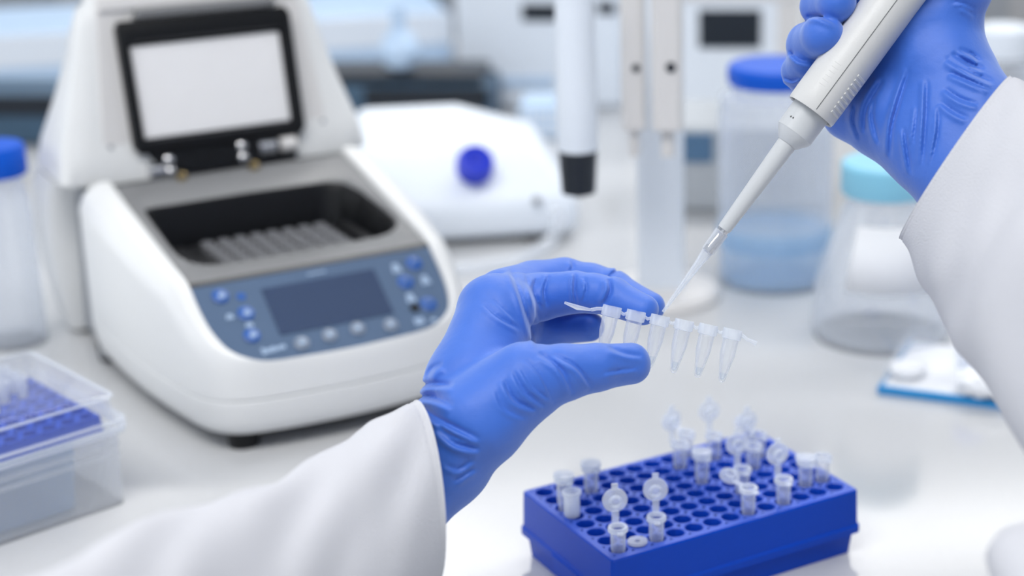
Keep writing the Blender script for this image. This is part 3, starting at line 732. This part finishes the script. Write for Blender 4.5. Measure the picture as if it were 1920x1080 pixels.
foldsR = [(5,.9,[(1655,150),(1625,200),(1620,250)]),(4,.8,[(1705,130),(1685,190),(1672,240),(1668,295)]),(4,.7,[(1738,150),(1736,220),(1730,310)]),(4,.6,[(1640,185),(1635,220),(1648,270)]),
  (3.5,.6,[(1605,200),(1600,225),(1612,262)]),(3.5,.6,[(1695,240),(1700,280),(1708,325)]),(3,.5,[(1760,200),(1758,250),(1745,310)]),(3,.4,[(1720,200),(1716,240),(1712,270)]),
  (5,1.0,[(1785,100),(1815,118),(1845,132)]),(5,1.0,[(1775,108),(1815,132),(1862,156)]),(4,.8,[(1780,135),(1815,150),(1855,168)]),(4,.8,[(1798,92),(1822,102),(1838,116)]),
  (4,.7,[(1770,165),(1800,185),(1835,196)]),(4,.6,[(1762,190),(1790,210),(1815,222)]),
  (4,.9,[(1513,31),(1535,30),(1568,44)]),(4,.9,[(1480,95),(1500,112),(1527,116)]),(3,.7,[(1470,145),(1485,150),(1500,144)]),
  (3,.4,[(1785,4),(1805,6),(1828,18)]),(3,.4,[(1795,12),(1812,18),(1828,30)])]
VR = hand_mesh(palmR, fingR, foldsR)
build_skin('right_glove', VR, M['glove'], person, PB)['label'] = 'blue glove wrapped around the pipette'

# sleeves: lofted tubes with soft cloth folds
def sleeve(name, secs, fold, th=.0011, n=96, label=None, m=26):
    # secs: (centre, e1, e2) rings from the cuff backwards; interpolate
    Cn = np.array([s_[0] for s_ in secs]); E1 = np.array([s_[1] for s_ in secs]); E2 = np.array([s_[2] for s_ in secs])
    def interp(Aq, t):
        k = min(int(t), len(Aq)-2); f_ = t-k; p0 = Aq[max(k-1,0)]; p1 = Aq[k]; p2 = Aq[k+1]; p3 = Aq[min(k+2,len(Aq)-1)]
        return .5*((2*p1)+(-p0+p2)*f_+(2*p0-5*p1+4*p2-p3)*f_*f_+(-p0+3*p1-3*p2+p3)*f_**3)
    rings_o, rings_i = [], []
    T = np.linspace(0, len(secs)-1, m*(len(secs)-1))
    for t in T:
        c_, e1, e2 = interp(Cn,t), interp(E1,t), interp(E2,t); ro_, ri_ = [], []
        for i in range(n):
            a = 2*PI*i/n; d = e1*math.cos(a)+e2*math.sin(a); L = np.linalg.norm(d); dd = d/L
            k = fold(t, a)
            hem = .0004*math.exp(-((t-.0)/.02)**2) - .0005*math.exp(-((t-.16)/.012)**2)
            ro_.append(tuple(c_+d+dd*(k+hem)-PB)); ri_.append(tuple(c_+d+dd*(k-th)-PB))
        rings_o.append(ro_); rings_i.append(ri_)
    o = MB().rings(rings_i[::-1]+rings_o, cap0=False, cap1=False).build(name, M['coat'], person, angle=80)
    if label: o['label'] = label
    return o
def V3(*a): return np.array(a, float)
cam_back = -vd                                     # unit vector towards the viewer
up_ = np.array([0, sP, cP]); rt_ = np.array([1., 0, 0])
def off(x, y, z): return (rt_*x + up_*y + cam_back*z)*.001        # right, up, toward viewer in mm
def secL(px, py, d, e1, e2): return (at(px, py, d), off(*e1), off(*e2))
SL = [secL(797,922,.618,(-4,31,-6),(10,2,24)), secL(705,1000,.590,(-7,32,-6),(9,4,25)), secL(600,1080,.562,(-9,33,-6),(8,4,28)),
      secL(480,1144,.530,(-10,33,-6),(8,4,30)), secL(340,1222,.492,(-11,34,-5),(8,4,31)), secL(140,1345,.440,(-12,35,-5),(8,4,32)), secL(-260,1560,.36,(-13,36,-5),(8,4,32))]
def foldL(t, a):
    return .0013*math.sin(3.2*a+2.3*t)*math.sin(2.6*t+.8)*min(1,t*1.5) + .0007*math.sin(7*a-5*t)*math.sin(1.7*t+a)*min(1,t*1.5) + .0011*math.sin(2.1*a+1.7*t+.6)*min(1,t*1.2) + .0009*math.sin(5*a-3.1*t+1)*min(1,t) + .0010*math.exp(-((math.sin((a-.9)*.5+t*.55))/.10)**2)*min(1,t*2) - .0009*math.exp(-((math.sin((a-2.1)*.5-t*.45))/.08)**2)*min(1,t*2)
sleeve('left_sleeve', SL, foldL, label='white lab coat sleeve coming in from the bottom left')
SR = [secL(1790,296,.645,(19.6,28.6,2),(-3.5,2.5,26)), secL(1838,350,.628,(21.5,31.5,0),(-4,3,29)), secL(1912,420,.605,(25,33.5,0),(-8,6,32)),
      secL(2010,500,.575,(30,36,0),(-15,12,34)), secL(2200,700,.52,(33,39,0),(-16,12,36)), secL(2600,1050,.43,(33,39,0),(-16,12,38))]
def foldR(t, a):
    return .0010*math.sin(3.2*a+2.3*t)*math.sin(2.6*t+.8)*min(1,t*1.5) + .0006*math.sin(7*a-5*t)*math.sin(1.7*t+a)*min(1,t*1.5) + .0010*math.sin(2*a+1.3*t)*min(1,t) + .0009*math.sin(5*a+2.1*t)*min(1,t) + .0012*math.exp(-((math.sin((a-1.3)*.5+t*.35))/.09)**2)*min(1,t*2)
sleeve('right_sleeve', SR, foldR, label='white lab coat sleeve coming in from the right')

A0, A1 = at(1930,1046,.50), at(2240,1420,.42); dA = A1-A0; LA = np.linalg.norm(dA)
MB().lathe([(.0001,-.012),(.007,-.0095),(.0115,-.004),(.0135,.004),(.015,.02),(.020,LA)], A0-PB, dA, n=48, sy=.8).build('coat_front', M['coat'], person)['label'] = 'white lab coat fold at the bottom right corner'

# ---------------------------------------------------------------- blurred things further back on the bench
def gz(px, yb, yt):                         # ground point under a pixel and the height that reaches row yt there
    g = onz(px, yb, 0); r = ray(px, yt); t = g[1]/r[1]; return g, CAMH + r[2]*t
def wpx(px, yb, wpix):                      # metres for a pixel width at that ground point
    g = onz(px, yb, 0); return wpix*proj(g)[2]/FPX

# pipette stand with hanging pipettes
g, zt = gz(1240, 556, -60)
st = thing('pipette_stand', 'white pipette stand with round base, behind the hands', 'pipette stand', g)
MB().lathe([(.0360,0),(.0365,.003),(.034,.0065),(.012,.0085),(.012,.0085)], n=48).build('base', M['ivory'], st)
MB().rings([[( x*.0142, y*.010, z) for x, y in ((-1,-.8),(-.8,-1),(.8,-1),(1,-.8),(1,.8),(.8,1),(-.8,1),(-1,.8))] for z in (.007,.155,.30)]).build('post', M['white2'], st, smooth=False)
MB().lathe([(.012,0),(.050,0),(.052,.004),(.050,.008),(.012,.008)], (0,0,.262), n=48).build('carousel_ring', M['ivory'], st)
def hang(px, ytop, ybot, d, wpix, dark, name, label, grp=None):
    c_ = at(px, ybot, d); r = wpix*.5*d/FPX; top = at(px, ytop, d); Lz = top[2]-c_[2]
    t = thing('hanging_pipette', label, 'pipette', c_, 0, grp)
    if dark:
        MB().lathe([(r*.15,-.003),(r*.5,-.001),(r*.84,.0),(r*.97,.024),(r*.98,.0245)], n=28).build('dark_nose', M['navy'], t)
        MB().lathe([(r*.98,.0245),(r*1.0,.0255),(r*1.02,.06),(r*.9,Lz)], n=28).build('barrel', M['white2'], t)
    else:
        MB().rings([[(x*r, y*r, z) for x, y in ((-1,-.7),(-.7,-1),(.7,-1),(1,-.7),(1,.7),(.7,1),(-.7,1),(-1,.7))] for z in (0,.005,Lz)]).build('barrel', M['ivory'], t, smooth=False, bevel=.001)
        MB().tube([(0,0,-.016),(0,0,.001)], r*.45, 14).build('nose', M['ivory'], t)
        MB().lathe([(r*.34,0),(r*.30,.001)], (r*.25,-r*1.0,.036), (0,-1,0), n=16).build('release_button', M['navy'], t)
    return t
hang(1085, -80, 360, 1.00, 76, True, '', 'white hanging pipette with a black nose, left of the stand post')
hang(1189, -80, 240, 1.02, 46, False, '', 'narrow ivory pipette hanging between the black-nosed one and the stand post')
hang(1252, -80, 240, 1.00, 58, False, '', 'ivory pipette with a dark round button hanging in front of the stand post')

# device with a blue knob
g, zt = gz(872, 455, 205)
dv = thing('vortex_mixer', 'white bench device with a round blue knob, behind the thermal cycler', 'laboratory device', g, math.radians(12))
prof = [(-.070,0),(.070,0)]
sect = [(-.052,0,.006),(-.052,0,.012),(-.050,0,.020)]
b = MB()
def brick(w0, w1, y0, y1, z): return [( w0, y0, z), (w1, y0, z), (w1, y1, z), (w0, y1, z)]
b.rings([brick(-.072,.076,-.010,.110,.004), brick(-.072,.078,-.012,.110,.028), brick(-.068,.058,.020,.108,.056), brick(-.066,.004,.050,.106,.073)])
b.build('housing', M['white2'], dv, bevel=.008, seg=4, smooth=True)
b = MB(); cx_ = wpx(893,450,21)
b.lathe([(.0125,0),(.0125,.010),(.0110,.014),(.0060,.0145),(.0050,.0125),(.0001,.0120)], (.009,.0055,.0500), (0,-.80,.6), n=32).build('knob', M['knob_blue'], dv)
b = MB().lathe([(.003,0),(.003,.002)], (-.048,-.012,.020), (0,-1,0), n=14).build('socket', M['seam_grey'], dv)
b = MB().lathe([(.003,0),(.003,.002)], (.048,-.012,.030), (0,-1,0), n=14).build('socket', M['seam_grey'], dv)
for x in (-.06,.045):
    for y in (0,.095): MB().lathe([(.006,0),(.006,.006)], (x,y,0), n=14).build('foot', M['black'], dv)
# hose
hp_ = [onz(1040,392,.030), onz(1046,415,.02), onz(1040,440,.010), onz(1010,470,.0045), onz(960,490,.0045), onz(900,500,.0045), onz(850,505,.0045), onz(800,508,.0045)]
hp_ = [Vector(p) for p in densify([tuple(p) for p in hp_], 6)] if False else hp_
def dens3(P, n=6):
    P = np.array(P, float); out = []
    for k in range(len(P)-1):
        p0 = P[max(k-1,0)]; p1 = P[k]; p2 = P[k+1]; p3 = P[min(k+2,len(P)-1)]
        for j in range(n):
            s = j/n; out.append(.5*((2*p1)+(-p0+p2)*s+(2*p0-5*p1+4*p2-p3)*s*s+(-p0+3*p1-3*p2+p3)*s**3))
    out.append(P[-1]); return out
hs = MB().tube(dens3(hp_), .0042, 14).build('silicone_hose', M['hose'], origin=tuple(onz(960,490,0)))
tag(hs, 'milky flexible hose curving on the bench in front of the blue-knob device', 'hose')

def bottle(px, yb, ytop, wbody, wneck, capm, capname, label, liquid=None, shoulder=.80, cap_h=.1, cat='bottle', band=None, cone=False, lab=False, capw=None, name='reagent_bottle'):
    g, zt = gz(px, yb, ytop); r = wpx(px, yb, wbody)*.5; rn = wpx(px, yb, wneck)*.5*1.0; H_ = zt
    rc = wpx(px, yb, capw or wneck)*.5
    t = thing(name, label, cat, g)
    zc = H_*(1-cap_h)
    if cone: pr_ = [(r*.96,0),(r,.004),(r,.014),(r*.97,H_*.30),(rn*1.02,zc*.86),(rn*.9,zc*.93),(rn*.9,zc)]
    else: pr_ = [(r*.96,0),(r,.003),(r,H_*shoulder*.9),(r*.96,H_*shoulder),(rn*.95,zc*.95),(rn*.9,zc)]
    wall = [(max(a-.0016,.001), max(z,.003)) for a, z in pr_[::-1]]
    MB().lathe(pr_+wall, n=40, cap0=True, cap1=True).build('glass_body', M['glass'], t)
    MB().lathe([(rc*.97,zc*.985),(rc,zc),(rc,H_*.985),(rc*.94,H_)], n=36).build('cap', capm, t)
    if liquid:
        lh = H_*liquid; MB().lathe([(r-.0022,.0035),(r-.0022,lh)], n=36).build('liquid', M['blue_liquid'], t)
    if band:
        MB().lathe([(r+.0002,H_*band[0]),(r+.0006,H_*(band[0]+.01)),(r+.0006,H_*band[1]),(r+.0002,H_*(band[1]+.005))], n=40, cap0=False, cap1=False).build('blue_band', M['blue_liquid'], t)
    return t, r, rn, H_
bottle(1452, 522, 120, 212, 170, M['cap_blue'], 'cap', 'clear glass bottle with a wide blue cap, behind the pipette shaft', liquid=.24, shoulder=.86, cap_h=.07, band=(.18,.27), capw=180)
t, r, rn, H_ = bottle(1652, 625, 302, 262, 158, M['cyan_cap'], 'cap', 'conical clear flask with a pale cyan cap and white label, under the right sleeve', cone=True, cap_h=.16, capw=166, name='storage_flask', cat='flask')
b = MB(); R1 = [];R2=[]
for i in range(11):
    a = math.radians(-128+i*7.5)
    R1.append((math.cos(a)*(r*.975), math.sin(a)*(r*.975), H_*.36)); R2.append((math.cos(a)*(rn*1.14), math.sin(a)*(rn*1.14), H_*.70))
o1 = MB().rings([R1,R2], close=False, cap0=False, cap1=False).build('label', M['paper'], t); sm = o1.modifiers.new('solid','SOLIDIFY'); sm.thickness = .0004; sm.offset=1
bottle(30, 640, 272, 118, 100, M['cap_blue'], 'cap', 'clear bottle with a blue screw cap at the left edge, behind the tip box', shoulder=.72, cap_h=.13, capw=118)
bottle(1868, 330, 50, 130, 90, M['white2'], 'cap', 'clear bottle with a round white cap at the upper right, behind the gloved wrist', shoulder=.7, cap_h=.18, capw=100)

# tray with cyan base
g = onz(1650, 738, 0); tr_ = thing('plastic_tray', 'shallow clear tray with a cyan edge, on the bench under the right sleeve', 'tray', g, math.radians(-19))
b = MB(); b.box(0,.16,0,.075,0,.0035); b.build('base', M['paper'], tr_, smooth=False, bevel=.001)
MB().box(-.001,.161,-.0015,.0015,0,.0045).box(-.0015,.001,-.001,.075,0,.004).build('cyan_edge', M['cyan'], tr_, smooth=False, bevel=.0005)
b = MB(); shell(b, .5,159,.5,74.5,3,3.6,13,1.2,False,0); b.build('clear_wall', M['lid'], tr_, angle=40)
g2 = onz(1740, 700, .005)
for k, (px, py, rr_, lb) in enumerate(((1702,690,.010,'white cotton wad in the tray, leftmost'),(1850,722,.016,'large crumpled white tissue in the tray'),(1895,690,.013,'small white tissue ball at the back of the tray'))):
    c_ = onz(px, py, .008); bm_ = bmesh.new(); bmesh.ops.create_icosphere(bm_, subdivisions=4, radius=rr_)
    for v in bm_.verts:
        q = v.co.normalized(); v.co *= 1+.16*math.sin(q.x*7+k)*math.sin(q.y*6+2*k)*math.cos(q.z*8); v.co.z *= .42
    me = bpy.data.meshes.new('tissue_wad'); bm_.to_mesh(me); bm_.free()
    for f in me.polygons: f.use_smooth = True
    me.materials.append(M['paper']); o = bpy.data.objects.new('tissue_wad', me); C.objects.link(o); o.location = (c_[0], c_[1], .0036+rr_*.42*.95); tag(o, lb, 'tissue')
t, r, rn, H_ = bottle(1822, 700, 590, 62, 58, M['cap_blue'], 'cap', 'short clear vial with a blue top standing in the cyan-edged tray', shoulder=.9, cap_h=.25, capw=60, name='sample_jar', cat='jar')
t.location.z = .004
# small jar cluster in front of the pale blue instruments
def equip(name, label, cat, px0, px1, yb, yt, depth, m, rz=0, bev=.006, yb1=None):
    g0 = onz(px0, yb, 0); g1 = onz(px1, yb1 if yb1 is not None else yb, 0); 
    r_ = ray(px0, yt); t_ = g0[1]/r_[1]; H_ = CAMH + r_[2]*t_
    a = math.atan2(g1[1]-g0[1], g1[0]-g0[0]); L = math.hypot(g1[0]-g0[0], g1[1]-g0[1])
    t = thing(name, label, cat, g0, a)
    MB().box(0, L, 0, depth, 0, H_).build('housing', m, t, smooth=True, bevel=bev, seg=3)
    return t, L, H_
def face(t, L, H_, x0, x1, z0, z1, nm, m, th=.002):
    return MB().box(L*x0, L*x1, -th, .002, H_*z0, H_*z1).build(nm, m, t, smooth=False, bevel=.0005)
t, L, H_ = equip('plate_reader', 'pale blue-white instrument with a black display, right of the pipette stand', 'laboratory instrument', 1272, 1500, 262, -140, .20, M['white2'])
face(t, L, H_, .17, .67, .44, .615, 'display', M['navy']); face(t, L, H_, .0, 1, .66, .985, 'top_band', M['ivory'])
face(t, L, H_, .80, .99, .38, .65, 'side_panel', M['ivory'])
t, L, H_ = equip('heating_block', 'low grey block heater with a slate blue display, under the black display instrument', 'laboratory device', 1262, 1560, 400, 238, .09, M['bench_side'])
face(t, L, H_, .03, .25, .60, .93, 'display', M['slate'])
t, L, H_ = equip('centrifuge', 'white-blue box instrument with a dark display slot, left of the hanging pipettes', 'laboratory instrument', 862, 1170, 205, -160, .30, M['white2'])
face(t, L, H_, .40, .64, .465, .55, 'display', M['navy']); face(t, L, H_, .85, .96, .50, .56, 'display', M['navy'])
face(t, L, H_, .26, .58, .12, .17, 'vent_slot', M['pale_blue'])
t, L, H_ = equip('tip_rack', 'pale blue rack of tips beside the hanging black-nosed pipette', 'rack', 975, 1052, 262, 198, .05, M['pale_blue'], bev=.002)
b = MB()
for i in range(6):
    for j in range(3): b.box(L*(.06+.155*i), L*(.06+.155*i)+L*.1, -.0015, .001, H_*(.12+.28*j), H_*(.30+.28*j))
b.build('grid_cells', M['white2'], t, smooth=False)
t, L, H_ = equip('shaker_platform', 'dark blue-grey shaker behind the blue-knob device', 'laboratory device', 560, 925, 245, 160, .07, M['teal_grey'])
face(t, L, H_, .35, .98, .50, .95, 'top_band', M['navy'])
MB().box(L*.1, L*.95, .005, .065, H_, H_+.008).build('platform', M['navy'], t, smooth=False, bevel=.002)
bpy.context.view_layer.update(); flask_at = t.matrix_world @ Vector((L*.52, .022, H_+.008+.0168))
t, L, H_ = equip('storage_drawer_unit', 'long pale blue-white cabinet running behind the thermal cycler', 'cabinet', -180, 850, 188, 78, .16, M['pale_blue'], yb1=125)
face(t, L, H_, 0, 1, .45, 1.0, 'front_panel', M['white2'])
t, L, H_ = equip('keyboard_tray', 'black low unit at the left edge behind the blue-capped bottle', 'tray', -120, 130, 275, 180, .07, M['teal_grey'])
face(t, L, H_, 0, 1, .62, 1.0, 'black_band', M['navy'])
t, L, H_ = equip('wall_cabinet', 'blurred warm grey cabinet at the top left beyond the pale cabinet', 'cabinet', -260, 870, 70, -200, .2, M['taupe'])
face(t, L, H_, .02, .33, .05, .95, 'door', M['seam_grey']); face(t, L, H_, .35, .66, .05, .95, 'door', M['taupe']); face(t, L, H_, .68, .98, .05, .95, 'door', M['seam_grey'])
t, L, H_ = equip('equipment_cabinet', 'blurred warm grey cabinet at the upper right beyond the gloved hand', 'cabinet', 1530, 2100, 140, -200, .2, M['taupe'])
face(t, L, H_, .3, .62, .05, .95, 'door', M['seam_grey'])
g, zt = gz(745, 205, 62); t = thing('round_flask', 'small round pale blue flask shining on the dark shaker behind the thermal cycler', 'flask', (g[0], g[1]-.0, 0.0))
t.location = flask_at
MB().lathe([(.006,-.017),(.013,-.012),(.017,0),(.013,.012),(.006,.018),(.006,.036),(.008,.038)], n=28).build('glass_body', M['pale_blue'], t)
# white coat hem at the lower right is part of the person
# lamp housings on the ceiling; the first belongs to the added front fill
for k, (x, y, sx, sy) in enumerate(((-.35,-.25,1.6,.5),(.7,2.2,2.4,.3),(.9,.3,1.2,.3),(-.1,4.32,2.2,.5))):
    f = MB(); f.box(x-sx/2-.03, x+sx/2+.03, y-sy/2-.03, y+sy/2+.03, 1.86, 1.9)
    o = f.build('ceiling_or_fill_panel', M['lamp_frame'], smooth=False, origin=(x,y,1.9)); tag(o, ('unseen fill panel added over the near edge of the bench','long ceiling panel light over the far bench','ceiling panel light over the right of the bench','ceiling panel light near the far window')[k], 'light')
